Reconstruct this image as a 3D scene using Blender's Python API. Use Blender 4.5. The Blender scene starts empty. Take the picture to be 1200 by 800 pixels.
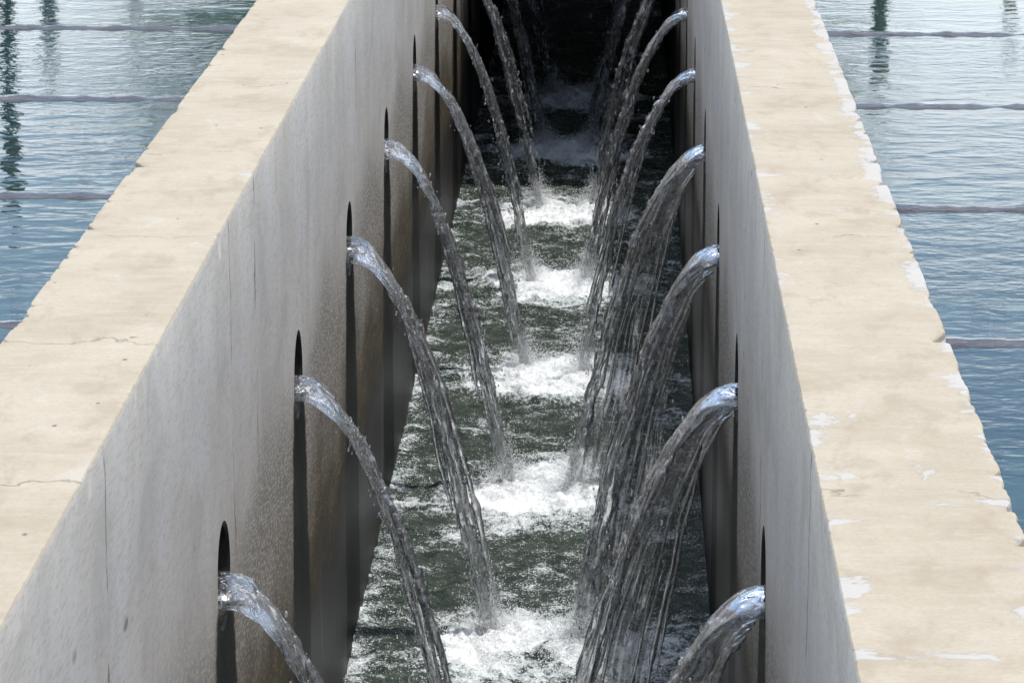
import bpy, math, random
import numpy as np
from mathutils import Vector, noise as mnoise

# ---------------------------------------------------------------- camera, sky, sun, exposure
scene = bpy.context.scene
col = scene.collection
FPX = 4000.0                      # focal length in pixels of a 1200 px wide frame
PITCH = math.atan(973.0 / FPX)
YAW = math.atan(128.0 / FPX * math.cos(PITCH))
cam_d = bpy.data.cameras.new('camera')
cam_d.sensor_width = 36.0
cam_d.lens = 36.0 * FPX / 1200.0
cam_d.clip_start = 0.05
cam_d.clip_end = 3000.0
cam = bpy.data.objects.new('camera', cam_d)
cam.location = (0, 0, 1.0)        # one metre above the wall tops (z = 0)
cam.rotation_euler = (math.pi / 2 - PITCH, 0, YAW)
col.objects.link(cam)
scene.camera = cam

SUN_X, SUN_Y = math.radians(9.5), math.radians(-3.0)      # lean of the sun off the zenith: to +x, a little behind the camera
sun_dir = Vector((math.tan(SUN_X), math.tan(SUN_Y), 1.0)).normalized()
sun_el = math.asin(sun_dir.z)
sun_az = math.atan2(sun_dir.x, sun_dir.y)

world = bpy.data.worlds.new('World')
scene.world = world
world.use_nodes = True
wn, wl = world.node_tree.nodes, world.node_tree.links
wn.clear()
w_out = wn.new('ShaderNodeOutputWorld')
w_bg = wn.new('ShaderNodeBackground')
w_bg.inputs['Strength'].default_value = 0.15
sky = wn.new('ShaderNodeTexSky')
sky.sky_type = 'NISHITA'
sky.sun_disc = False
sky.sun_elevation = sun_el
sky.sun_rotation = sun_az
sky.air_density = 1.2
sky.dust_density = 1.5
wtc = wn.new('ShaderNodeTexCoord')
wsep = wn.new('ShaderNodeSeparateXYZ')
wl.new(wtc.outputs['Generated'], wsep.inputs[0])
wmap = wn.new('ShaderNodeMapping')
wmap.inputs['Scale'].default_value = (1.0, 1.0, 3.2)
wl.new(wtc.outputs['Generated'], wmap.inputs[0])
wno = wn.new('ShaderNodeTexNoise')
wno.inputs['Scale'].default_value = 3.4
wno.inputs['Detail'].default_value = 4.0
wno.inputs['Roughness'].default_value = 0.55
wl.new(wmap.outputs[0], wno.inputs['Vector'])
wadd = wn.new('ShaderNodeMath'); wadd.operation = 'MULTIPLY_ADD'     # z + (noise-.5)*k
wl.new(wno.outputs[0], wadd.inputs[0]); wadd.inputs[1].default_value = 0.10
wl.new(wsep.outputs['Z'], wadd.inputs[2])
wrmp = wn.new('ShaderNodeMapRange'); wrmp.interpolation_type = 'SMOOTHSTEP'
wrmp.inputs['From Min'].default_value = 0.225
wrmp.inputs['From Max'].default_value = 0.268
wrmp.inputs['To Min'].default_value = 0.93
wrmp.inputs['To Max'].default_value = 0.0
wl.new(wadd.outputs[0], wrmp.inputs['Value'])
# scattered clouds higher up, unseen, added for whiter ambient light
wno2 = wn.new('ShaderNodeTexNoise')
wno2.inputs['Scale'].default_value = 2.2
wno2.inputs['Detail'].default_value = 4.0
wl.new(wmap.outputs[0], wno2.inputs['Vector'])
wr2 = wn.new('ShaderNodeMapRange'); wr2.interpolation_type = 'SMOOTHSTEP'
wr2.inputs['From Min'].default_value = 0.48
wr2.inputs['From Max'].default_value = 0.64
wr2.inputs['To Max'].default_value = 0.8
wl.new(wno2.outputs[0], wr2.inputs['Value'])
whi = wn.new('ShaderNodeMapRange'); whi.interpolation_type = 'SMOOTHSTEP'
whi.inputs['From Min'].default_value = 0.32
whi.inputs['From Max'].default_value = 0.5
wl.new(wsep.outputs['Z'], whi.inputs['Value'])
wml = wn.new('ShaderNodeMath'); wml.operation = 'MULTIPLY'
wl.new(wr2.outputs[0], wml.inputs[0]); wl.new(whi.outputs[0], wml.inputs[1])
wmx = wn.new('ShaderNodeMath'); wmx.operation = 'MAXIMUM'
wl.new(wrmp.outputs[0], wmx.inputs[0]); wl.new(wml.outputs[0], wmx.inputs[1])
wmix = wn.new('ShaderNodeMix'); wmix.data_type = 'RGBA'
wl.new(wmx.outputs[0], wmix.inputs['Factor'])
wl.new(sky.outputs[0], wmix.inputs['A'])
wmix.inputs['B'].default_value = (7.6, 8.1, 8.6, 1)     # sunlit cloud and haze
wl.new(wmix.outputs['Result'], w_bg.inputs['Color'])
wl.new(w_bg.outputs[0], w_out.inputs[0])

sun_d = bpy.data.lights.new('sun', 'SUN')
sun_d.energy = 2.2
sun_d.angle = math.radians(0.53)
sun_d.color = (1.0, 0.96, 0.9)
sun = bpy.data.objects.new('sun', sun_d)
sun.rotation_euler = sun_dir.to_track_quat('Z', 'Y').to_euler()
sun.location = (0, 0, 20)
col.objects.link(sun)

scene.view_settings.view_transform = 'Standard'
scene.view_settings.look = 'None'
scene.view_settings.gamma = 1.0
scene.view_settings.use_curve_mapping = False
scene.view_settings.exposure = 0.72
scene.render.engine = 'CYCLES'
cy = scene.cycles
cy.max_bounces = 12
cy.diffuse_bounces = 3
cy.glossy_bounces = 3
cy.transmission_bounces = 10
cy.transparent_max_bounces = 12
cy.caustics_reflective = False
cy.caustics_refractive = False
cy.sample_clamp_indirect = 6.0
cy.sample_clamp_direct = 14.0
cy.use_denoising = True
cy.use_adaptive_sampling = True
cy.adaptive_threshold = 0.04

# ---------------------------------------------------------------- dimensions read from the photograph (metres)
XL, XLO = -0.564, -0.762          # left wall: channel face, pool face
XR, XRO = 0.216, 0.416            # right wall
Z_POOL = -0.50
Z_CH = -1.385                     # water in the channel
HOLE_Z, HOLE_R = -0.497, 0.076
STEP, Y0 = 1.175, 4.71            # outlets along the walls
HOLES = [Y0 + STEP * k for k in range(9)]
Y_COVER = 12.08
G = 9.81

# ---------------------------------------------------------------- helpers
def perlin(x, y, z, seed=0):
    x = np.asarray(x, float); y = np.asarray(y, float); z = np.asarray(z, float)
    x, y, z = np.broadcast_arrays(x, y, z)
    xi, yi, zi = np.floor(x).astype(np.int64), np.floor(y).astype(np.int64), np.floor(z).astype(np.int64)
    xf, yf, zf = x - xi, y - yi, z - zi
    f = lambda t: t * t * t * (t * (t * 6 - 15) + 10)
    u, v, w = f(xf), f(yf), f(zf)
    def g(ix, iy, iz, dx, dy, dz):
        h = (ix * 374761393 + iy * 668265263 + iz * 2147483647 + seed * 1274126177) & 0xffffffff
        h = ((h ^ (h >> 13)) * 1274126177) & 0xffffffff
        h = (h ^ (h >> 16)) & 0xffffffff
        a = (h & 0xffff) / 65536.0 * 2 * math.pi
        c = ((h >> 16) & 0xffff) / 32768.0 - 1.0
        s = np.sqrt(np.maximum(0, 1 - c * c))
        return s * np.cos(a) * dx + s * np.sin(a) * dy + c * dz
    r = 0
    for i in (0, 1):
        for j in (0, 1):
            for k in (0, 1):
                wt = (u if i else 1 - u) * (v if j else 1 - v) * (w if k else 1 - w)
                r = r + wt * g(xi + i, yi + j, zi + k, xf - i, yf - j, zf - k)
    return r * 1.6

def fbm(x, y, z, o=4, seed=0, gain=0.5):
    r, a, s = 0, 1.0, 1.0
    for i in range(o):
        r = r + a * perlin(np.asarray(x) * s, np.asarray(y) * s, np.asarray(z) * s, seed + i)
        a *= gain; s *= 2.03
    return r

def sstep(a, b, x):
    t = np.clip((x - a) / (b - a), 0, 1)
    return t * t * (3 - 2 * t)

def mesh_obj(name, verts, faces, mats, parent=None, smooth=False, midx=None):
    me = bpy.data.meshes.new(name)
    verts = np.asarray(verts, dtype=np.float32).reshape(-1, 3)
    if isinstance(faces, np.ndarray):
        n, k = faces.shape
        me.vertices.add(len(verts)); me.vertices.foreach_set('co', verts.ravel())
        me.loops.add(n * k); me.loops.foreach_set('vertex_index', faces.astype(np.int32).ravel())
        me.polygons.add(n)
        me.polygons.foreach_set('loop_start', np.arange(0, n * k, k, dtype=np.int32))
        me.polygons.foreach_set('loop_total', np.full(n, k, dtype=np.int32))
        me.update(calc_edges=True)
    else:
        me.from_pydata(verts.tolist(), [], faces)
    me.validate()
    for m in (mats if isinstance(mats, (list, tuple)) else [mats]):
        me.materials.append(m)
    if midx is not None:
        me.polygons.foreach_set('material_index', np.asarray(midx, dtype=np.int32))
    if smooth:
        me.polygons.foreach_set('use_smooth', np.ones(len(me.polygons), dtype=bool))
    o = bpy.data.objects.new(name, me)
    col.objects.link(o)
    if parent is not None:
        o.parent = parent
    return o

def grid_faces(nu, nv, closed_v=False, off=0):
    i = np.arange(nu - 1)[:, None]
    j = np.arange(nv if closed_v else nv - 1)[None, :]
    j2 = (j + 1) % nv
    a = i * nv + j; b = (i + 1) * nv + j; c = (i + 1) * nv + j2; d = i * nv + j2
    return np.stack([np.broadcast_to(q, (nu - 1, j.shape[1])) for q in (a, b, c, d)], -1).reshape(-1, 4) + off

def empty(name, loc):
    o = bpy.data.objects.new(name, None)
    o.location = loc
    o.empty_display_size = 0.1
    col.objects.link(o)
    return o

def tag(o, label=None, cat=None, group=None, kind=None):
    if label: o['label'] = label
    if cat: o['category'] = cat
    if group: o['group'] = group
    if kind: o['kind'] = kind
    return o

def box(x0, x1, y0, y1, z0, z1):
    v = [(x, y, z) for x in (x0, x1) for y in (y0, y1) for z in (z0, z1)]
    f = [(0, 1, 3, 2), (4, 6, 7, 5), (0, 4, 5, 1), (2, 3, 7, 6), (0, 2, 6, 4), (1, 5, 7, 3)]
    return v, f

# ---- shader helpers
class NT:
    def __init__(self, name):
        self.m = bpy.data.materials.new(name); self.m.use_nodes = True
        self.t = self.m.node_tree; self.t.nodes.clear()
        self.out = self.t.nodes.new('ShaderNodeOutputMaterial')
    def link(self, a, sock):
        if isinstance(a, bpy.types.NodeSocket): self.t.links.new(a, sock)
        elif a is not None:
            try: sock.default_value = a
            except Exception: sock.default_value = tuple(a) + (1.0,)
    def n(self, kind, **kw):
        nd = self.t.nodes.new(kind)
        for k, v in kw.items():
            if k in nd.inputs: self.link(v, nd.inputs[k])
            else: setattr(nd, k, v)
        return nd
    def math(self, op, a, b=0.0, c=0.0, clamp=False):
        nd = self.t.nodes.new('ShaderNodeMath'); nd.operation = op; nd.use_clamp = clamp
        self.link(a, nd.inputs[0]); self.link(b, nd.inputs[1]); self.link(c, nd.inputs[2])
        return nd.outputs[0]
    def add(self, a, b): return self.math('ADD', a, b)
    def sub(self, a, b): return self.math('SUBTRACT', a, b)
    def mul(self, a, b): return self.math('MULTIPLY', a, b)
    def mx(self, a, b): return self.math('MAXIMUM', a, b)
    def mn(self, a, b): return self.math('MINIMUM', a, b)
    def ss(self, x, a, b, lo=0.0, hi=1.0):
        nd = self.t.nodes.new('ShaderNodeMapRange'); nd.interpolation_type = 'SMOOTHSTEP'
        self.link(x, nd.inputs['Value'])
        for k, v in (('From Min', a), ('From Max', b), ('To Min', lo), ('To Max', hi)): self.link(v, nd.inputs[k])
        return nd.outputs[0]
    def mix(self, f, a, b):
        nd = self.t.nodes.new('ShaderNodeMix'); nd.data_type = 'RGBA'
        self.link(f, nd.inputs['Factor'])
        for k, v in (('A', a), ('B', b)):
            s = [q for q in nd.inputs if q.name == k and q.type == 'RGBA'][0]
            if isinstance(v, tuple) and len(v) == 3: v = v + (1.0,)
            self.link(v, s)
        return [q for q in nd.outputs if q.type == 'RGBA'][0]
    def pos(self):
        return self.t.nodes.new('ShaderNodeNewGeometry').outputs['Position']
    def scale(self, vec, s, loc=(0, 0, 0)):
        nd = self.t.nodes.new('ShaderNodeMapping'); nd.inputs['Scale'].default_value = s; nd.inputs['Location'].default_value = loc
        self.link(vec, nd.inputs[0]); return nd.outputs[0]
    def noise(self, vec, s, d=4.0, r=0.55, dist=0.0):
        nd = self.n('ShaderNodeTexNoise', Scale=float(s), Detail=float(d), Roughness=float(r), Distortion=float(dist))
        self.link(vec, nd.inputs['Vector']); return nd.outputs[0]
    def vor(self, vec, s, feature='F1', rnd=1.0):
        nd = self.t.nodes.new('ShaderNodeTexVoronoi'); nd.feature = feature
        nd.inputs['Scale'].default_value = s; nd.inputs['Randomness'].default_value = rnd
        self.link(vec, nd.inputs['Vector']); return nd
    def xyz(self, vec):
        nd = self.t.nodes.new('ShaderNodeSeparateXYZ'); self.link(vec, nd.inputs[0]); return nd.outputs
    def bump(self, h, strength=0.5, dist=0.01, normal=None):
        nd = self.n('ShaderNodeBump', Strength=strength, Distance=dist); self.link(h, nd.inputs['Height'])
        if normal is not None: self.link(normal, nd.inputs['Normal'])
        return nd.outputs[0]
    def mixs(self, f, a, b):
        nd = self.t.nodes.new('ShaderNodeMixShader'); self.link(f, nd.inputs[0])
        self.t.links.new(a, nd.inputs[1]); self.t.links.new(b, nd.inputs[2]); return nd.outputs[0]
    def pbr(self, color, rough, normal=None, spec=0.5, **kw):
        nd = self.t.nodes.new('ShaderNodeBsdfPrincipled')
        if isinstance(color, tuple) and len(color) == 3: color = color + (1.0,)
        self.link(color, nd.inputs['Base Color']); self.link(rough, nd.inputs['Roughness'])
        self.link(spec, nd.inputs['Specular IOR Level'])
        if normal is not None: self.link(normal, nd.inputs['Normal'])
        for k, v in kw.items(): self.link(v, nd.inputs[k])
        return nd.outputs[0]
    def done(self, s):
        self.t.links.new(s, self.out.inputs['Surface']); return self.m

# ---------------------------------------------------------------- materials
def mat_wall_top():
    N = NT('weathered_cream_concrete'); p = N.pos(); X, Y, Z = N.xyz(p)
    big = N.noise(N.scale(p, (2.2, 2.2, 1)), 2.0, 5, .6)
    streak = N.noise(N.scale(p, (7.0, 26.0, 7.0)), 1.6, 7, .66)          # float marks run across the wall
    fine = N.noise(p, 160, 4, .6)
    c = N.mix(N.ss(big, .3, .7), (.345, .295, .215), (.415, .362, .275))
    c = N.mix(N.ss(streak, .40, .72, 0, .45), c, (.435, .392, .312))
    mot = N.noise(N.scale(p, (4, 2.2, 4)), 3.2, 8, .7, .3)
    c = N.mix(N.ss(mot, .50, .66, 0, .55), c, (.29, .238, .17))
    c = N.mix(N.ss(mot, .46, .30, 0, .5), c, (.46, .43, .37))
    c = N.mix(N.ss(fine, .35, .75, 0, .28), c, (.28, .23, .175))
    # distance to the nearer edge of its own wall
    e = N.mn(N.mn(N.math('ABSOLUTE', N.sub(X, XL)), N.math('ABSOLUTE', N.sub(X, XLO))),
             N.mn(N.math('ABSOLUTE', N.sub(X, XR)), N.math('ABSOLUTE', N.sub(X, XRO))))
    edge = N.ss(e, 0.0, .06, .11, 0)
    patch = N.add(N.noise(N.scale(p, (5.0, 6.0, 5.0)), 1.5, 8, .68, .4), edge)
    right = N.ss(X, -.2, .1)
    patch = N.add(patch, N.mul(N.ss(X, XRO - .045, XRO - .012, 0, .10), N.ss(N.noise(p, 1.1, 2), .42, .55)))
    pm = N.ss(patch, N.sub(.715, N.mul(right, .085)), N.sub(.755, N.mul(right, .085)), 0, .85)
    c = N.mix(pm, c, (.415, .395, .365))
    # thin cracks across the wall and dark pits
    wob = N.noise(p, 9, 4, .6)
    cy_ = N.add(N.mul(Y, 1.55), N.mul(wob, .30))
    fr = N.math('ABSOLUTE', N.sub(N.math('FRACT', cy_), .5))
    crack = N.mul(N.ss(fr, .0, .0065, 1, 0), N.ss(N.noise(p, 5.5, 2), .46, .6))
    c = N.mix(N.mul(crack, .75), c, (.20, .15, .10))
    v = N.vor(N.scale(p, (1, .55, 1)), 27); pit = N.mul(N.ss(v.outputs['Distance'], .04, .11, 1, 0), N.ss(N.xyz(v.outputs['Color'])[0], .74, .8))
    c = N.mix(N.mul(pit, .85), c, (.13, .095, .07))
    h = N.add(N.add(N.mul(fine, .35), N.mul(streak, .5)), N.sub(N.mul(pm, .8), N.mul(crack, 1.4)))
    return N.done(N.pbr(c, .88, N.bump(h, .5, .004), .25))

def mat_wall_face():
    N = NT('grey_plastered_concrete'); p = N.pos(); X, Y, Z = N.xyz(p)
    big = N.noise(N.scale(p, (1, 2.0, .8)), 2.2, 5, .6)
    vst = N.noise(N.scale(p, (1, 6, .5)), 1.3, 6, .62, .3)                  # runs down the wall
    vst2 = N.noise(N.scale(p, (1, 14, 1.2), (0, 3, 1)), 1.2, 7, .70, .3)
    pg = N.scale(p, (1, .13, 1))
    grain = N.noise(pg, 260, 3, .7)
    sand = N.vor(pg, 300).outputs['Distance']
    c = N.mix(N.ss(big, .3, .7), (.56, .495, .415), (.655, .59, .505))
    c = N.mix(N.ss(vst, .45, .68, 0, .30), c, (.66, .63, .60))
    c = N.mix(N.ss(vst2, .52, .74, 0, .26), c, (.42, .38, .33))
    c = N.mix(N.ss(N.noise(N.scale(p, (1, 5, 1.5)), 2.4, 4), .55, .72, 0, .3), c, (.54, .48, .40))
    c = N.mix(N.ss(grain, .48, .66, 0, .42), c, (.34, .305, .26))
    blo = N.noise(N.scale(p, (1, .45, 1), (2, 0, 5)), 7.0, 8, .68, .5)
    c = N.mix(N.ss(blo, .50, .66, 0, .5), c, (.43, .385, .32))
    c = N.mix(N.ss(blo, .46, .33, 0, .4), c, (.66, .63, .585))
    # short dark dashes and pits
    v = N.vor(N.scale(p, (14, 5, 13)), 1.0)
    dash = N.mul(N.ss(v.outputs['Distance'], .05, .13, 1, 0), N.ss(N.xyz(v.outputs['Color'])[1], .66, .72))
    c = N.mix(N.mul(dash, .75), c, (.17, .155, .14))
    # vertical shrinkage cracks
    wob = N.mul(N.sub(N.noise(N.scale(p, (1, 1, 1)), 7, 5, .6), .5), .10)
    cr = None
    for yc in (5.20, 4.86, 7.28, 3.62, 9.2):
        d = N.math('ABSOLUTE', N.sub(N.add(Y, wob), yc))
        k = N.ss(d, .0, .0085, 1, 0)
        cr = k if cr is None else N.mx(cr, k)
    cr = N.mul(cr, N.ss(N.noise(N.scale(p, (1, 3, 6)), 1.4, 3), .42, .56))
    cr = N.mul(cr, N.ss(Z, -.62, -.45))
    c = N.mix(N.mul(cr, .8), c, (.10, .09, .08))
    # rough damp sandy zone below a slanting splash line
    un = N.sub(N.noise(N.scale(p, (1, 1.0, 1.6)), 2.0, 5, .6), .5)
    dy = N.sub(N.mul(N.math('FRACT', N.add(N.math('DIVIDE', N.sub(Y, Y0), STEP), .5)), STEP), STEP / 2)   # from nearest outlet
    zz = N.add(Z, N.mul(un, .22))
    slope = N.ss(dy, .0, .62, 0, .22)
    damp = N.ss(N.sub(zz, N.mul(N.sub(N.math('ABSOLUTE', dy), .2), .2)), -.62, -.40, 1, 0)
    sandc = N.mix(N.ss(sand, .22, .46), (.62, .565, .475), (.20, .17, .13))
    sandc = N.mix(N.ss(grain, .45, .7, 0, .4), sandc, (.50, .47, .41))
    c = N.mix(N.mul(damp, .85), c, sandc)
    # brown algae, then black wet base with running water
    alg = N.ss(N.add(Z, N.mul(un, .5)), -.90, -.62, 1, 0)
    ac = N.mix(N.ss(N.noise(N.scale(p, (1, .2, 1)), 40, 5, .7), .40, .66), (.060, .042, .014), (.24, .175, .065))
    ac = N.mix(N.ss(sand, .22, .46, 0, .75), ac, (.04, .032, .02))
    c = N.mix(N.mul(alg, .92), c, ac)
    base = N.ss(zz, N.add(-1.08, N.ss(X, -.2, .1, 0, .18)), N.add(-.88, N.ss(X, -.2, .1, 0, .18)), 1, 0)
    film = N.noise(N.scale(p, (1, 9, 1.8), (0, 7, 0)), 1.3, 6, .66)
    bc = N.mix(N.ss(film, .54, .80), (.014, .013, .011), (.17, .172, .172))
    c = N.mix(N.mul(base, .93), c, bc)
    # dark wet run below each outlet
    ad = N.math('ABSOLUTE', N.add(dy, N.mul(N.sub(N.noise(N.scale(p, (1, 5, 12)), 1.2, 5, .7), .5), .10)))
    below = N.mx(N.sub(-.50, Z), 0.0)
    half = N.add(.070, N.mul(N.math('SQRT', below), .145))
    wet = N.mul(N.ss(N.sub(ad, half), -.022, .012, 1, 0), N.ss(Z, -.53, -.505, 1, 0))
    wc = N.mix(N.ss(sand, .12, .5), (.040, .038, .034), (.006, .006, .005))
    c = N.mix(N.mul(wet, .97), c, wc)
    shine = N.mx(wet, base)
    rough = N.math('MULTIPLY_ADD', shine, -.38, .85)
    h = N.add(N.mul(N.mul(sand, N.ss(Z, -.62, -.42, 1, 0)), .45), N.mul(vst2, .5))
    return N.done(N.pbr(c, rough, N.bump(h, .3, .003), N.math('MULTIPLY_ADD', wet, -.24, .3)))

def mat_concrete(name, col_a, col_b):
    N = NT(name); p = N.pos()
    a = N.noise(p, 3, 6, .6); b = N.noise(p, 60, 4)
    c = N.mix(N.ss(a, .3, .7), col_a, col_b)
    return N.done(N.pbr(c, .9, N.bump(N.add(a, N.mul(b, .4)), .4, .006), .3))

def mat_channel_water():
    N = NT('foaming_green_water'); p = N.pos()
    at = N.t.nodes.new('ShaderNodeAttribute'); at.attribute_name = 'foam'
    D = at.outputs['Fac']
    n1 = N.noise(N.scale(p, (20, 26, 20)), 1.0, 6, .68, .5)
    n2 = N.noise(N.scale(p, (120, 110, 120)), 1.0, 4, .72, .3)
    vo = N.vor(N.scale(p, (190, 200, 190)), 1.0)
    speck = N.mul(N.ss(vo.outputs['Distance'], .12, .5, 1, 0), N.xyz(vo.outputs['Color'])[0])
    s = N.add(N.add(N.mul(N.sub(n1, .5), 1.7), N.mul(N.sub(n2, .5), 1.3)), N.add(N.mul(speck, .60), D))
    foam = N.ss(s, .50, .95)
    dense = N.ss(s, .8, 1.4)
    fc = N.mix(dense, (.46, .50, .51), (.80, .815, .83))
    wcol = N.mix(N.ss(n1, .3, .7), (.022, .034, .027), (.070, .088, .068))
    hb = N.add(N.mul(n1, 1.0), N.add(N.mul(n2, .45), N.mul(foam, .12)))
    bmp = N.bump(hb, .8, .018)
    water = N.pbr(wcol, .07, bmp, .5, IOR=1.33)
    bm2 = N.bump(N.add(N.mul(n2, .6), N.mul(speck, .5)), .5, .008)
    froth = N.pbr(fc, .55, bm2, .4)
    return N.done(N.mixs(foam, water, froth))

def mat_jet(name='clear_falling_water', white=.085, clear=.28):
    N = NT(name); p = N.pos()
    b1 = N.noise(N.scale(p, (60, 60, 34)), 1.0, 1.5, .5, .6)
    bmp = N.bump(b1, .45, .006)
    g = N.n('ShaderNodeBsdfPrincipled', IOR=1.34, Roughness=.02)
    N.link((.98, .99, 1, 1), g.inputs['Base Color']); N.link(1.0, g.inputs['Transmission Weight']); N.link(bmp, g.inputs['Normal'])
    N.link(1.0, g.inputs['Coat Weight']); N.link(.22, g.inputs['Coat Roughness']); N.link(1.75, g.inputs['Coat IOR']); N.link(bmp, g.inputs['Coat Normal'])
    t = N.n('ShaderNodeBsdfTransparent')
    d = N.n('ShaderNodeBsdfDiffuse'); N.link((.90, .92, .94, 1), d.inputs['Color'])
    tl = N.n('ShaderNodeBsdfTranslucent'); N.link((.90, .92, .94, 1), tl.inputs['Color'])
    s = N.mixs(clear, g.outputs[0], t.outputs[0])
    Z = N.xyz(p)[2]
    base = N.ss(Z, Z_CH, Z_CH + .30, 2.2, 1.0)                     # aerated whitening and painted glints both grow near the landing
    air_glint = N.mul(N.add(N.ss(N.noise(N.scale(p, (70, 70, 18), (3, 1, 2)), 1.0, 3, .6), .45, .75, white * .25, white * .9),
                    N.ss(N.noise(N.scale(p, (95, 95, 38), (7, 1, 2)), 1.0, 2, .55, .6), .60, .66, 0, white * 8)), base)  # second noise paints white flecks as sun glints over the aerated streaks
    s = N.mixs(air_glint, s, N.mixs(.5, d.outputs[0], tl.outputs[0]))
    return N.done(s)

def mat_spray():
    N = NT('white_spray')
    d = N.n('ShaderNodeBsdfDiffuse'); N.link((.92, .94, .95, 1), d.inputs['Color'])
    tl = N.n('ShaderNodeBsdfTranslucent'); N.link((.92, .94, .95, 1), tl.inputs['Color'])
    return N.done(N.mixs(.5, d.outputs[0], tl.outputs[0]))

def mat_pool_water():
    N = NT('still_blue_green_water'); p = N.pos(); X, Y, Z = N.xyz(p)
    w1 = N.noise(N.scale(p, (8, 12, 1)), 1.0, 2, .5, .3)
    w2 = N.noise(N.scale(p, (26, 36, 1), (5, 2, 0)), 1.0, 3, .55, .5)
    cat = N.ss(N.noise(N.scale(p, (.7, 1.4, 1)), 1.0, 3), .42, .62, .15, 1.0)      # gusts: ruffled and calmer areas
    h = N.add(N.mul(w1, .9), N.mul(N.mul(w2, cat), .55))
    bmp = N.bump(h, .085, .03)
    fr = N.t.nodes.new('ShaderNodeFresnel'); fr.inputs['IOR'].default_value = 1.333; N.link(bmp, fr.inputs['Normal'])
    gl = N.n('ShaderNodeBsdfGlossy', Roughness=.03); N.link(bmp, gl.inputs['Normal']); N.link((1, 1, 1, 1), gl.inputs['Color'])
    body = N.mix(N.ss(N.noise(N.scale(p, (.6, .9, 1)), 1.0, 3), .35, .65), (.008, .042, .058), (.017, .056, .056))
    df = N.n('ShaderNodeBsdfDiffuse'); N.link(body, df.inputs['Color'])
    tr = N.n('ShaderNodeBsdfTransparent'); N.link((.75, .92, .92, 1), tr.inputs['Color'])
    return N.done(N.mixs(fr.outputs[0], N.mixs(.45, df.outputs[0], tr.outputs[0]), gl.outputs[0]))

def mat_plain(name, a, b, rough=.7, s=20, spec=.4):
    N = NT(name); p = N.pos(); n = N.noise(p, s, 5, .62)
    return N.done(N.pbr(N.mix(N.ss(n, .3, .7), a, b), rough, N.bump(n, .35, .006), spec))

M_TOP, M_FACE = mat_wall_top(), mat_wall_face()
M_SLAB = mat_concrete('cover_concrete', (.36, .33, .29), (.45, .42, .37))
M_FLOOR = mat_concrete('dark_basin_floor', (.05, .08, .08), (.08, .11, .10))
M_CH = mat_channel_water()
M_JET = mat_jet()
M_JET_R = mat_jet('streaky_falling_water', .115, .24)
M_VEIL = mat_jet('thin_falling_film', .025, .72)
M_SPRAY = mat_spray()
M_POOL = mat_pool_water()
def mat_pipe():
    N = NT('wet_brown_pipe'); p = N.pos(); Z = N.xyz(p)[2]
    n = N.noise(p, 14, 5, .62)
    rip = N.noise(N.scale(p, (14, 40, 20)), 1.0, 3, .55)
    above = N.ss(Z, Z_POOL - .002, Z_POOL + .002)                  # only the part out of the water has a wet gloss
    c = N.mix(N.ss(n, .3, .7), (.018, .016, .019), (.055, .043, .042))
    return N.done(N.pbr(c, N.math('MULTIPLY_ADD', above, -.68, .78), N.bump(N.add(N.mul(n, .4), rip), .35, .012), N.mul(above, .75)))
M_PIPE = mat_pipe()
M_POST = mat_plain('algae_green_metal', (.20, .20, .085), (.34, .31, .13), .7, 25)
M_RAIL = mat_plain('dull_green_paint', (.025, .045, .02), (.06, .06, .025), .6, 12)
M_HOLE = mat_plain('wet_outlet_shade', (.012, .012, .010), (.03, .028, .022), .5, 60, .25)  # near-black colour paints the shade inside the wet outlets
M_GROUND = mat_plain('dry_grass_ground', (.10, .11, .05), (.19, .17, .09), .95, .8)
M_BARK = mat_plain('brown_bark', (.07, .05, .035), (.15, .11, .08), .9, 16)
def mat_leaf():
    N = NT('green_leaf'); p = N.pos()
    c = N.mix(N.noise(p, 1.8, 3), (.03, .065, .02), (.085, .13, .04))
    d = N.pbr(c, .5, None, .4)
    tl = N.n('ShaderNodeBsdfTranslucent'); N.link(c, tl.inputs['Color'])
    return N.done(N.mixs(.25, d, tl.outputs[0]))
M_LEAF = mat_leaf()

# ---------------------------------------------------------------- ground, pools
PX0, PX1, PY0, PY1 = -12.0, 12.0, -8.0, 34.0
Z_GR = -0.22
def ground():
    B = 900.0
    v, f = [], []
    for (a, b, c, d) in ((-B, B, PY1 + .4, B), (-B, B, -B, PY0 - .4), (-B, PX0 - .4, PY0 - .4, PY1 + .4), (PX1 + .4, B, PY0 - .4, PY1 + .4)):
        n = len(v); v += [(a, c, Z_GR), (b, c, Z_GR), (b, d, Z_GR), (a, d, Z_GR)]; f.append((n, n + 1, n + 2, n + 3))
    tag(mesh_obj('ground', v, f, M_GROUND), kind='structure')
ground()
for nm, b, lb in (('basin_wall', (PX0 - .4, PX1 + .4, PY1, PY1 + .4, -3.2, -.1), 'low concrete wall closing the far end of the basins'),
                  ('basin_wall', (PX0 - .4, PX0, PY0, PY1, -3.2, -.1), 'low concrete wall along the outer side of the left basin'),
                  ('basin_wall', (PX1, PX1 + .4, PY0, PY1, -3.2, -.1), 'low concrete wall along the outer side of the right basin'),
                  ('basin_wall', (PX0 - .4, PX1 + .4, PY0 - .4, PY0, -3.2, -.1), 'low concrete wall closing the near end of the basins')):
    o = mesh_obj(nm, *box(*b), M_SLAB); tag(o, lb, 'wall', 'walls around the basins', 'structure')
v, f = box(PX0, PX1, PY0, PY1, -3.4, -3.2)
tag(mesh_obj('basin_floor', v, f, M_FLOOR), kind='structure')
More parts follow.
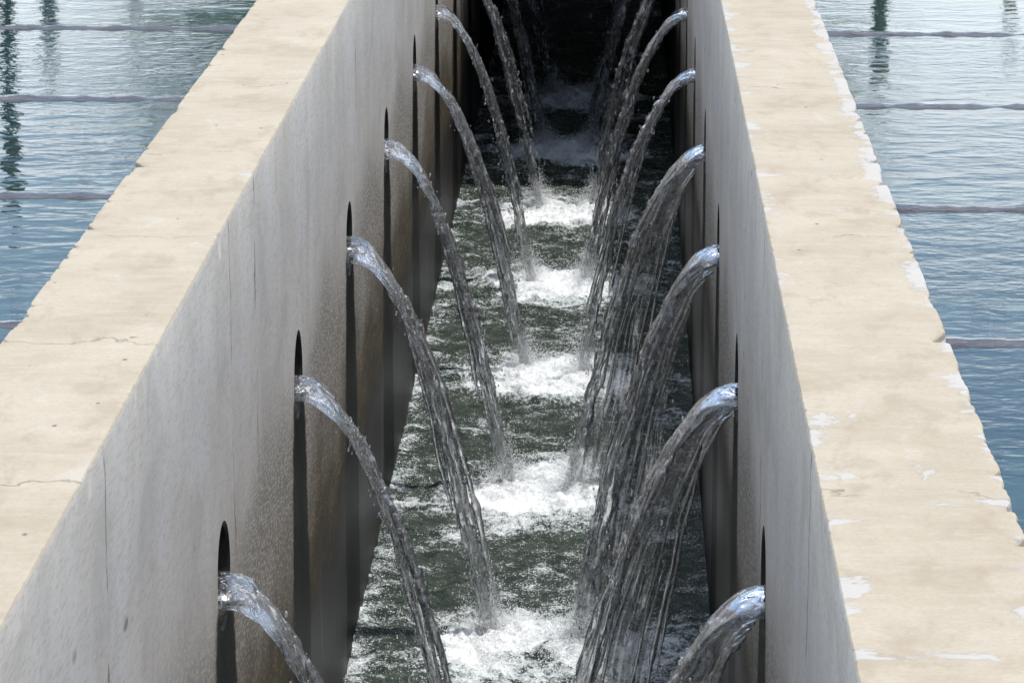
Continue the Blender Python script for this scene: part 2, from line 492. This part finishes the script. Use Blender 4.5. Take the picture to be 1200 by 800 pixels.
for nm, a, b in (('pool_water', PX0 + .003, XLO - .001), ('pool_water', XRO + .001, PX1 - .003)):
    v = [(a, PY0, Z_POOL), (b, PY0, Z_POOL), (b, PY1, Z_POOL), (a, PY1, Z_POOL)]
    o = mesh_obj(nm, v, [(0, 1, 2, 3)], M_POOL)
    tag(o, kind='structure')

# ---------------------------------------------------------------- the two channel walls
def face_with_holes(xp, nx, zb, zt, ya, yb):
    """Plane x = xp from zb to zt with a round hole at each outlet; nx = direction of the normal."""
    V, F = [], []
    hs = .15
    z0, z1 = HOLE_Z - hs, HOLE_Z + hs
    def quad(y0, y1, za, zb_):
        n = len(V); V.extend([(xp, y0, za), (xp, y1, za), (xp, y1, zb_), (xp, y0, zb_)])
        F.append((n, n + 1, n + 2, n + 3) if nx < 0 else (n + 3, n + 2, n + 1, n))
    def strip(y0, y1):
        zs = list(np.linspace(zb, z0, 4)) + list(np.linspace(z1, zt, 3))
        for i in range(len(zs) - 1):
            quad(y0, y1, zs[i], zs[i + 1])
    cur = ya
    for h in HOLES:
        strip(cur, h - hs)
        quad(h - hs, h + hs, zb, z0); quad(h - hs, h + hs, z1, zt)
        S = 40
        n = len(V)
        for k in range(S):
            a = 2 * math.pi * k / S
            c, s = math.cos(a), math.sin(a)
            m = max(abs(c), abs(s))
            V.append((xp, h + hs * c / m, HOLE_Z + hs * s / m))
            r = HOLE_R * (1 + .02 * math.sin(3 * a + h * 7))
            V.append((xp, h + (r + .004) * c, HOLE_Z + (r + .004) * s))
        for k in range(S):
            k2 = (k + 1) % S
            q = (n + 2 * k, n + 2 * k2, n + 2 * k2 + 1, n + 2 * k + 1)
            F.append(q if nx > 0 else q[::-1])
        cur = h + hs
    strip(cur, yb)
    return V, F

def hole_tubes(x0, x1):
    V, F = [], []
    S = 40
    d = 1 if x1 > x0 else -1
    xs = [x0, x0 + d * .004, x1 - d * .004, x1]
    for h in HOLES:
        n = len(V)
        for i, x in enumerate(xs):
            for k in range(S):
                a = 2 * math.pi * k / S
                r = HOLE_R * (1 + .02 * math.sin(3 * a + h * 7)) + (.004 if i in (0, 3) else 0)
                V.append((x, h + r * math.cos(a), HOLE_Z + r * math.sin(a)))
        for i in range(3):
            for k in range(S):
                k2 = (k + 1) % S
                F.append((n + i * S + k, n + i * S + k2, n + (i + 1) * S + k2, n + (i + 1) * S + k))
    return V, F

def channel_wall(name, xin, xout, label, seed):
    ya, yb, zt, zb = -2.0, 22.0, -.035, -3.2
    s = 1 if xin > xout else -1                      # channel lies on the +x side of the left wall
    V, F, MI = [], [], []
    def put(v, f, m):
        n = len(V); V.extend(v); F.extend([tuple(i + n for i in q) for q in f]); MI.extend([m] * len(f))
    put(*face_with_holes(xin, s, -2.2, zt, ya, yb), 1)
    put(*face_with_holes(xout, -s, zb, zt, ya, yb), 1)
    put(*hole_tubes(xin, xout), 2)
    # worn top: a strip over the wall with chipped edges
    ys = np.concatenate([np.arange(ya, 2.4, .05), np.arange(2.4, 8.2, .006), np.arange(8.2, yb, .03), [yb]])
    prof = [(0, zt), (0, -.008), (.0005, -.0025), (.0020, -.0004), (.007, 0), (.022, 0), (.05, 0)]
    T = abs(xout - xin)
    prof = prof + [(T * .38, 0), (T * .5, 0), (T * .62, 0)] + [(T - a, z) for a, z in prof[::-1]]
    P = len(prof)
    yy = ys[:, None] * np.ones((1, P))
    uu = np.array([a for a, z in prof])[None, :] * np.ones((len(ys), 1))
    z0 = np.array([z for a, z in prof])[None, :] * np.ones((len(ys), 1))
    inner = np.exp(-uu / .016); outer = np.exp(-(T - uu) / .016)
    up = sstep(-.034, -.014, z0)
    wob_i = .0022 * fbm(ys * 9, 0, seed, 4, seed) + .0016 * perlin(ys * 70, 0, 1, seed)
    wob_o = .0062 * fbm(ys * 7, 3, seed, 4, seed + 9) + .0030 * perlin(ys * 55, 0, 5, seed)
    chip_o = .017 * np.maximum(0, fbm(ys * 16, 8, seed, 3, seed + 3) - .34)
    chip_i = .007 * np.maximum(0, fbm(ys * 22, 4, seed, 3, seed + 5) - .42)
    xx = uu + up * inner * (np.abs(wob_i) + chip_i)[:, None] - up * outer * (.9 * np.maximum(0, wob_o + .0015) + 2.2 * chip_o)[:, None]
    zz = z0 - up * (inner * (chip_i + .4 * np.abs(wob_i))[:, None] + outer * (1.3 * chip_o + .5 * np.abs(wob_o))[:, None])
    flat = sstep(.0, .02, uu) * sstep(.0, .02, T - uu)
    zz = zz + flat * (.0012 * fbm(uu * 14, yy * 14, seed, 4, seed) - .0006)
    X = xin - s * xx
    v = np.stack([X, yy, zz], -1).reshape(-1, 3)
    fa = grid_faces(len(ys), P)
    if s < 0: fa = fa[:, ::-1]
    n = len(V); V.extend(v.tolist()); F.extend((fa + n).tolist()); MI.extend([0] * len(fa))
    # first row of the strip (the vertical lip) keeps the plaster look on the channel side
    lip = np.zeros((len(ys) - 1, P - 1), dtype=int); lip[:, 0] = 1; lip[:, 1] = 1; lip[:, -1] = 1
    MI[-len(fa):] = lip.ravel().tolist()
    o = mesh_obj(name, V, F, [M_TOP, M_FACE, M_HOLE], None, False, MI)
    return tag(o, label, 'wall', 'walls of the channel')

channel_wall('concrete_wall', XL, XLO, 'concrete channel wall on the left with round outlets and a cream worn top', 11)
channel_wall('concrete_wall', XR, XRO, 'concrete channel wall on the right with white flaking patches on its cream top', 47)
v, f = box(XL - .05, XR + .05, -2, 22, -2.4, -2.2)
tag(mesh_obj('channel_floor', v, f, M_FLOOR), kind='structure')
v, f = box(XL + .002, XR - .002, 21.6, 21.9, -2.19, 0)
tag(mesh_obj('channel_end_wall', v, f, M_SLAB), 'dark concrete wall closing the covered channel', 'wall', None, 'structure')
# the covered far stretch of the channel
cover = empty('cover_slab', (0, Y_COVER, 0))
for k in range(7):
    y0 = k * 1.42
    v, f = box(XLO + .01, XRO - .01, y0, y0 + 1.419, .60, .74)  # slab height raised to let more skylight reach the foam
    mesh_obj('concrete_plank', v, f, M_SLAB, cover)
for xa, xb in ((XLO + .02, XL - .02), (XR + .02, XRO - .02)):
    mesh_obj('bearer', *box(xa, xb, .02, 9.9, .003, .599), M_SLAB, cover)  # unseen, added to carry the raised slabs
tag(cover, 'concrete slabs covering the dark far stretch of the channel', 'cover slab')

# ---------------------------------------------------------------- jets
rng = np.random.default_rng(5)
ICO_V = None
def ico():
    global ICO_V
    t = (1 + 5 ** .5) / 2
    v = np.array([(-1, t, 0), (1, t, 0), (-1, -t, 0), (1, -t, 0), (0, -1, t), (0, 1, t), (0, -1, -t), (0, 1, -t), (t, 0, -1), (t, 0, 1), (-t, 0, -1), (-t, 0, 1)], float)
    v /= np.linalg.norm(v[0])
    f = np.array([(0, 11, 5), (0, 5, 1), (0, 1, 7), (0, 7, 10), (0, 10, 11), (1, 5, 9), (5, 11, 4), (11, 10, 2), (10, 7, 6), (7, 1, 8),
                  (3, 9, 4), (3, 4, 2), (3, 2, 6), (3, 6, 8), (3, 8, 9), (4, 9, 5), (2, 4, 11), (6, 2, 10), (8, 6, 7), (9, 8, 1)])
    return v, f
IV, IF = ico()
OV = np.array([(1, 0, 0), (-1, 0, 0), (0, 1, 0), (0, -1, 0), (0, 0, 1), (0, 0, -1)], float)
OF = np.array([(0, 2, 4), (2, 1, 4), (1, 3, 4), (3, 0, 4), (2, 0, 5), (1, 2, 5), (3, 1, 5), (0, 3, 5)])

def drops(name, P, R, stretch, mat, parent, ball=(IV, IF)):
    bv, bf = ball
    n = len(P)
    V = P[:, None, :] + bv[None] * (R[:, None, None] * np.stack([np.ones(n), np.ones(n), stretch], -1)[:, None, :])
    F = (bf[None] + (np.arange(n) * len(bv))[:, None, None]).reshape(-1, 3)
    o = mesh_obj(name, V.reshape(-1, 3), F, mat, parent, True)
    o['kind'] = 'stuff'
    return o

def tube(path, ra, rb, frN, frB, nv, disp):
    ph = np.linspace(0, 2 * math.pi, nv, endpoint=False)
    c, s = np.cos(ph)[None, :, None], np.sin(ph)[None, :, None]
    return path[:, None, :] + (frN[:, None, :] * c * ra[:, None, None] + frB[:, None, :] * s * rb[:, None, None]) * (1 + disp)[:, :, None], ph

def capped(Vg, nu, nv):
    f = grid_faces(nu, nv, True)
    V = Vg.reshape(-1, 3)
    F = f.tolist()
    F.append(list(range(nv))); F.append([(nu - 1) * nv + k for k in range(nv)][::-1])
    return V, F

def trajectory(x0, s, v, zc, t):
    x = np.where(t < 0, s * v * t, s * v * t)
    z = np.where(t < 0, zc, zc - .5 * G * t * t)
    tx = s * v * np.ones_like(t); tz = np.where(t < 0, 0, -G * t)
    L = np.hypot(tx, tz)
    N = np.stack([-tz / L * s, 0 * t, tx / L * s], -1)        # outward (upper) normal of the arc
    return np.stack([x, 0 * t, z], -1), N

def water_jet(side, k, yc, v, width, spread, thick, label, veil, seed):
    r = np.random.default_rng(seed)
    s = 1 if side == 'L' else -1
    x0 = XL if side == 'L' else XR
    root = empty('water_jet', (x0, yc, HOLE_Z))
    zc = -.024
    drop = HOLE_Z + zc - Z_CH
    T = math.sqrt(2 * drop / G)
    B = np.array([0, 1, 0.])
    # ---- main stream
    nu, nv = 380, 56
    t = np.concatenate([np.linspace(-.10 / v, 0, 14, endpoint=False), np.linspace(0, T * 1.02, nu - 14)])
    path, N = trajectory(0, s, v, zc, t)
    tt = np.maximum(t, 0)
    q = sstep(0, T, tt)
    a = thick * (1.25 - .72 * sstep(0, .13, tt)) + spread * tt * .5
    b = width * (1 - .78 * sstep(0, .17, tt)) * (1 - .10 * q)
    # arc of travel: wander of the whole rope
    path[:, 1] += .012 * perlin(tt * 9, seed, 0, seed) * q * 2
    ph = np.linspace(0, 2 * math.pi, nv, endpoint=False)
    arc = np.concatenate([[0], np.cumsum(np.linalg.norm(np.diff(path, axis=0), axis=1))])
    tau = (arc / (.030 + .018 * q))[:, None] + .0 * ph[None]
    tw = ph[None] + 1.2 * perlin(tt * 6, 0, seed, seed)[:, None] + tt[:, None] * 2.0
    cx, sx = np.cos(tw), np.sin(tw)
    amp = (.08 + .46 * sstep(.0, .20, tt) + .22 * sstep(.22, .40, tt))[:, None]
    d = amp * (perlin(cx * 1.0, sx * 1.0, tau * .45, seed) * .9 + 1.0 * perlin(cx * 1.9, sx * 1.9, tau * .95, seed + 4)
               + .22 * perlin(cx * 3.4, sx * 3.4, tau * 1.6, seed + 6))
    d = np.clip(d, -.82, 1.1)
    d[0] = 0
    Vg, _ = tube(path, a, b, N, np.tile(B, (nu, 1)), nv, d)
    # keep the stream inside the outlet while it is in the wall
    V, F = capped(Vg, nu, nv)
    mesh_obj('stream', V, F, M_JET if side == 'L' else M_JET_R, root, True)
    # ---- loose strands around it
    ns = int(r.integers(3, 5)) + (2 if veil else 0)
    for i in range(ns):
        low = veil and i < 3
        vv = v * (r.uniform(.50, .88) if low else r.choice([.88, .93, 1.06, 1.10]) + spread * r.uniform(-.5, .5))
        t0 = r.uniform(.0, .05) if low else r.uniform(.05, .22)
        t1 = T * r.uniform(.75, 1.0)
        n = 110
        ts = np.linspace(t0, t1, n)
        pth, NN = trajectory(0, s, vv, zc - .035 if low else zc, ts)
        yo = r.uniform(-1, 1) * width * (.75 if low else .34)
        pth[:, 1] += yo * (1 - .4 * sstep(0, .3, ts)) + .010 * perlin(ts * 14, i, 0, seed + i)
        pth[:, 0] += .006 * perlin(ts * 18, i, 3, seed + i)
        rad = (r.uniform(.0028, .0055) if low else r.uniform(.003, .0075)) * (1 + .75 * perlin(ts * 45, i, 7, seed) + .5 * perlin(ts * 110, i, 2, seed))
        rad = np.clip(rad, .0007, .012) * sstep(0, .012, ts - t0 + .002) * sstep(0, .02, t1 - ts + .003)
        Vs, _ = tube(pth, rad, rad * 1.2, NN, np.tile(B, (n, 1)), 8, np.zeros((n, 8)))
        V, F = capped(Vs, n, 8)
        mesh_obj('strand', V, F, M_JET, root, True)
    # ---- thin film hanging between the stream and the wall
    if veil:
        nu2, nw = 220, 60
        tf = np.linspace(.015, T * .99, nu2)[:, None]
        wv = np.linspace(0, 1, nw)[None, :]
        rim = v * (.62 + .14 * perlin(tf * 8, seed, 1, seed))
        vel = (v - spread * .5) * (1 - wv) + rim * wv
        X = s * vel * tf
        Y = .030 * fbm(tf * 12, wv * 2.5, seed, 2, seed) + .45 * width * (wv - .5) + .007 * perlin(wv * 7 + 2 * perlin(tf * 9, seed, 0, 3), tf * 26, seed, seed + 1) + .003 * perlin(wv * 13, tf * 55, seed, seed + 3)
        Zz = zc - .02 - .5 * G * tf * tf + 0 * wv
        P = np.stack([X, Y, Zz], -1)
        wq = wv + .12 * perlin(tf * 14, wv * 3, seed, seed + 7)
        thin = .0016 + .0022 * np.abs(fbm(wq * 7, tf * 20, seed, 3, seed + 2)) + .0035 * sstep(.93, 1, wv)
        A = P.copy(); A[..., 1] += thin; C2 = P.copy(); C2[..., 1] -= thin
        V = np.concatenate([A.reshape(-1, 3), C2.reshape(-1, 3)])
        f1 = grid_faces(nu2, nw); f2 = grid_faces(nu2, nw, off=nu2 * nw)[:, ::-1]
        ring = [i * nw for i in range(nu2)] + [(nu2 - 1) * nw + j for j in range(1, nw)] + [i * nw + nw - 1 for i in range(nu2 - 2, -1, -1)] + [j for j in range(nw - 2, 0, -1)]
        m = nu2 * nw
        side_f = [(ring[i], ring[(i + 1) % len(ring)], ring[(i + 1) % len(ring)] + m, ring[i] + m) for i in range(len(ring))]
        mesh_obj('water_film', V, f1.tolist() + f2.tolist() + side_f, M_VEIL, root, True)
    # ---- droplets thrown off
    n = 340
    td = T * np.sqrt(r.uniform(.06, 1.0, n))
    vd = v * (1 + r.choice([-1, 1], n) * (.03 + np.abs(r.normal(0, .045 + spread * .3, n))))
    if veil: vd[: n // 4] = v * r.uniform(.5, 1.0, n // 4)
    P = np.stack([s * vd * td, r.normal(0, width * .30, n), zc - .5 * G * td * td + r.normal(0, .012, n)], -1)
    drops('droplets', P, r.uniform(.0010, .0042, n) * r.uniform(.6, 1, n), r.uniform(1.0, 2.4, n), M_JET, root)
    # ---- splash where it lands
    n = 4200
    lx = s * v * T
    rr = np.abs(r.normal(0, .042, n)); an = r.uniform(0, 2 * math.pi, n)
    hgt = np.abs(r.normal(0, .055, n)) * np.exp(-rr / .07) + r.uniform(-.005, .02, n)
    P = np.stack([lx + rr * np.cos(an) * 1.15, rr * np.sin(an) * 1.5, Z_CH - HOLE_Z + .012 + hgt], -1)
    P[:, 0] = np.clip(P[:, 0], (XL + .01 - x0), (XR - .01 - x0))
    drops('splash', P, r.uniform(.0005, .0013, n) , r.uniform(.8, 1.6, n), M_SPRAY, root, (OV, OF))
    tag(root, label, 'water jet', 'water jets from the ' + ('left' if side == 'L' else 'right') + ' wall')
    LAND.append((x0 + lx, yc, 1.0))

LAND = []
ordn = ['nearest', 'second', 'third', 'fourth', 'fifth', 'sixth', 'seventh', 'eighth', 'ninth']
for k, yh in enumerate(HOLES):
    nm = 'nearest' if k == 0 else ordn[k] + ' nearest'
    extra_l = ['pouring out of frame at the lower edge', 'long rope of water reaching the lower edge', 'falling into the nearest foam patch',
               'slender, falling in front of the dark streaks', 'slender, landing mid channel', 'ragged, starting high in the picture',
               'broken into beads in the shade', 'faint in the dark', 'farthest and faintest in the dark'][k]
    extra_r = ['short and bent, just above the lower edge', 'wide with a dark hanging film', 'broad sheet with a trailing film',
               'broad and tangled', 'slim and bent', 'ragged and sparkling',
               'beaded, in the shade', 'faint in the dark', 'farthest and faintest in the dark'][k]
    water_jet('L', k, yh, .735 + rng.normal(0, .028), .062 * rng.uniform(.86, 1.06), .010, .0185 * rng.uniform(.85, 1.1), f'{nm} water jet of the left wall, {extra_l}', False, 100 + k)
    wd = [.058, .058, .062, .058, .050, .058, .05, .05, .05][k]
    sp = [.03, .035, .065, .04, .015, .03, .02, .02, .02][k]
    water_jet('R', k, yh - .03, .75 + rng.normal(0, .035), wd * rng.uniform(.85, 1.05), sp, .0165 * rng.uniform(.9, 1.12), f'{nm} water jet of the right wall, {extra_r}', k in (0, 1, 2, 3), 300 + k)

# ---------------------------------------------------------------- water in the channel
def channel_water():
    xs = np.linspace(XL + .0005, XR - .0005, 196)
    ys = np.concatenate([np.arange(-2, 6.3, .04), np.arange(6.3, 12.6, .0055), np.arange(12.6, 15, .012), np.arange(15, 21.6, .05)])
    X, Y = np.meshgrid(xs, ys)
    dens = np.zeros_like(X); mound = np.zeros_like(X)
    for lx, ly, w in LAND:
        jx, jy = .9 + .2 * perlin(X * 5, Y * 5, ly, 3), .9 + .3 * perlin(X * 5, Y * 4, ly, 8)
        d2 = ((X - lx) / (.135 * jx)) ** 2 + ((Y - ly + .05) / (.22 * jy)) ** 2
        dens += .80 * np.exp(-d2)
        d3 = ((X - lx) / .30) ** 2 + ((Y - ly - .02) / (.30 * jy)) ** 2
        dens += .22 * np.exp(-d3)
        mound += .012 * np.exp(-(((X - lx) / .10) ** 2 + ((Y - ly) / .12) ** 2))
    mid = np.exp(-((X + .17) / .22) ** 2)
    for yh in HOLES:                       # the two landings of a pair join into one band of foam
        dens += .62 * mid * np.exp(-((Y - yh + .07 + .02 * np.sin(X * 30)) / .22) ** 2)
        mound += .008 * mid * np.exp(-((Y - yh) / .15) ** 2)
    dens += .30 * np.exp(-((X - XL) / .05) ** 2)
    dens = np.clip(dens, 0, 1.3)
    turb = fbm(X * 9, Y * 11, 0, 5, 21, .55)
    fine = fbm(X * 34, Y * 40, 2, 3, 31, .6)
    amp = .010 + .016 * np.clip(dens, 0, 1)
    Z = Z_CH + mound + amp * turb + (.0022 + .0050 * np.clip(dens, 0, 1)) * fine
    foam = .335 + dens * .62 + .36 * fbm(X * 4, Y * 6, 5, 4, 51) + .06 * turb
    o = mesh_obj('channel_water', np.stack([X, Y, Z], -1).reshape(-1, 3), grid_faces(len(ys), len(xs))[:, ::-1], M_CH, None, True)
    at = o.data.attributes.new('foam', 'FLOAT', 'POINT')
    at.data.foreach_set('value', foam.astype(np.float32).ravel())
    tag(o, kind='structure')
channel_water()

# ---------------------------------------------------------------- pipes, supports and posts in the pools
def cyl_x(name, xa, xb, y, z, r, mat, parent=None, n=24, m=800):
    xs = np.linspace(xa, xb, m)
    a = np.linspace(0, 2 * math.pi, n, endpoint=False)
    rr = r * (1 + .070 * fbm(xs * 8, y, 0, 4, 3))
    V = np.stack([np.repeat(xs[:, None], n, 1), y + np.cos(a)[None] * rr[:, None], z + np.sin(a)[None] * rr[:, None]], -1)
    Vv, F = capped(V, m, n)
    return mesh_obj(name, Vv, F, mat, parent, True)
def cyl_z(name, x, y, za, zb, r, mat, parent=None, n=14, m=12):
    zs = np.linspace(za, zb, m)
    a = np.linspace(0, 2 * math.pi, n, endpoint=False)
    V = np.stack([x + np.cos(a)[None] * r * np.ones((m, 1)), y + np.sin(a)[None] * r * np.ones((m, 1)), np.repeat(zs[:, None], n, 1)], -1)
    Vv, F = capped(V, m, n)
    return mesh_obj(name, Vv, F, mat, parent, True)

def pool_pipe(side, y, xs, label, sink):
    xa, xb = (PX0 + .01, XLO - .012) if side == 'L' else (XRO + .012, PX1 - .01)
    r = .105
    root = empty('submerged_pipe', (xs[0], y, -3.2))
    dz = Z_POOL - r + sink
    o = cyl_x('pipe', xa - xs[0], xb - xs[0], 0, dz + 3.2, r, M_PIPE, root)
    for q in xs:
        p_ = cyl_z('support', q - xs[0], 0.0, 0.0, dz + 3.2 - r * .5, .022, M_POST, root)
    return tag(root, label, 'pipe', 'pipes lying across the pools')
for side, lst in (('R', [(6.18, 'nearest', [.705, 2.6]), (7.435, 'second', [.812, 2.7]), (8.77, 'third', [1.3, 3.0]), (10.03, 'farthest', [1.5, 3.3])]),
                  ('L', [(6.27, 'nearest', [-1.5, -3.2]), (7.52, 'second', [-1.30, -3.2]), (8.82, 'third', [-2.0, -3.9]), (10.08, 'farthest', [-1.6, -3.5])])):
    for y, w, xs in lst:
        sd = 'right' if side == 'R' else 'left'
        pool_pipe(side, y, xs, f'{w} brown pipe lying across the {sd} pool just at the water surface' if w == 'nearest' else
                  f'{w}{" nearest" if w != "farthest" else ""} brown pipe lying across the {sd} pool at the water surface', .007)

def post(px_x, y, h, label):
    zc_ = (y * math.cos(PITCH) + 1.5 * math.sin(PITCH))
    x = (px_x - 728) / FPX * zc_
    root = empty('steel_post', (x, y, -3.2))
    cyl_z('shaft', 0, 0, 0, 3.2 + Z_POOL + h, .030, M_RAIL, root)
    c = cyl_z('cap', 0, 0, 3.2 + Z_POOL + h, 3.2 + Z_POOL + h + .03, .036, M_RAIL, root)
    return tag(root, label, 'post', 'posts standing in the pools')
post(4, 13.2, 1.10, 'tall green post whose reflection runs down the left border of the picture')
post(54, 13.4, .55, 'green post standing in the left pool with a short wavy reflection')
post(156, 15.0, .50, 'green post in the left pool, its reflection nearest the wall')
post(1037, 13.0, .56, 'green post in the right pool, its reflection nearest the wall')
post(1190, 14.0, .45, 'green post in the right pool reflected near the right border')

# ---------------------------------------------------------------- tree beyond the far end, seen as a green reflection
def tree(x, y, H, R, label, seed):
    r = np.random.default_rng(seed)
    root = empty('broadleaf_tree', (x, y, Z_GR))
    V, F = [], []
    def limb(p0, p1, r0, r1):
        p0, p1 = np.array(p0, float), np.array(p1, float)
        n, m = 9, 6
        tl = np.linspace(0, 1, m)
        pts = p0 + (p1 - p0) * tl[:, None]
        pts[:, :2] += .12 * np.stack([perlin(tl * 3, seed, len(V), 1), perlin(tl * 3, seed, len(V), 2)], -1) * np.linalg.norm(p1 - p0)
        a = np.linspace(0, 2 * math.pi, n, endpoint=False)
        rad = r0 + (r1 - r0) * tl
        ring = np.stack([np.cos(a), np.sin(a), 0 * a], -1)
        vg = pts[:, None] + ring[None] * rad[:, None, None]
        b = len(V)
        V.extend(vg.reshape(-1, 3).tolist()); F.extend((grid_faces(m, n, True) + b).tolist())
    limb((0, 0, -.1), (.1, 0, H * .5), .22, .13)
    tips = []
    for i in range(14):
        a = r.uniform(0, 6.28); rr = R * r.uniform(.3, .8); z = H * r.uniform(.5, .92)
        q = (rr * math.cos(a), rr * math.sin(a), z); limb((.05, 0, H * r.uniform(.25, .5)), q, .08, .02); tips.append(q)
    mesh_obj('trunk', V, F, M_BARK, root, True)
    n = 16000
    c = np.array(tips + [(0, 0, H * .8), (-R * .5, 0, H * .7), (R * .5, 0, H * .65)])
    k = r.integers(0, len(c), n)
    P = c[k] + r.normal(0, 1, (n, 3)) * np.array([R * .22, R * .22, H * .09])
    P[:, 2] = np.minimum(P[:, 2], H)
    d1 = r.normal(0, 1, (n, 3)); d1 /= np.linalg.norm(d1, axis=1)[:, None]
    d2 = np.cross(d1, r.normal(0, 1, (n, 3))); d2 /= np.linalg.norm(d2, axis=1)[:, None]
    L = r.uniform(.06, .13, n)[:, None]
    Vv = np.stack([P - d1 * L, P + d2 * L * .5, P + d1 * L, P - d2 * L * .5], 1).reshape(-1, 3)
    mesh_obj('crown', Vv, np.arange(n * 4).reshape(-1, 4), M_LEAF, root)
    tag(root, label, 'tree')
tree(-1.6, 41.0, 6.3, 4.4, 'leafy green tree beyond the far end, showing only as a green reflection', 7)
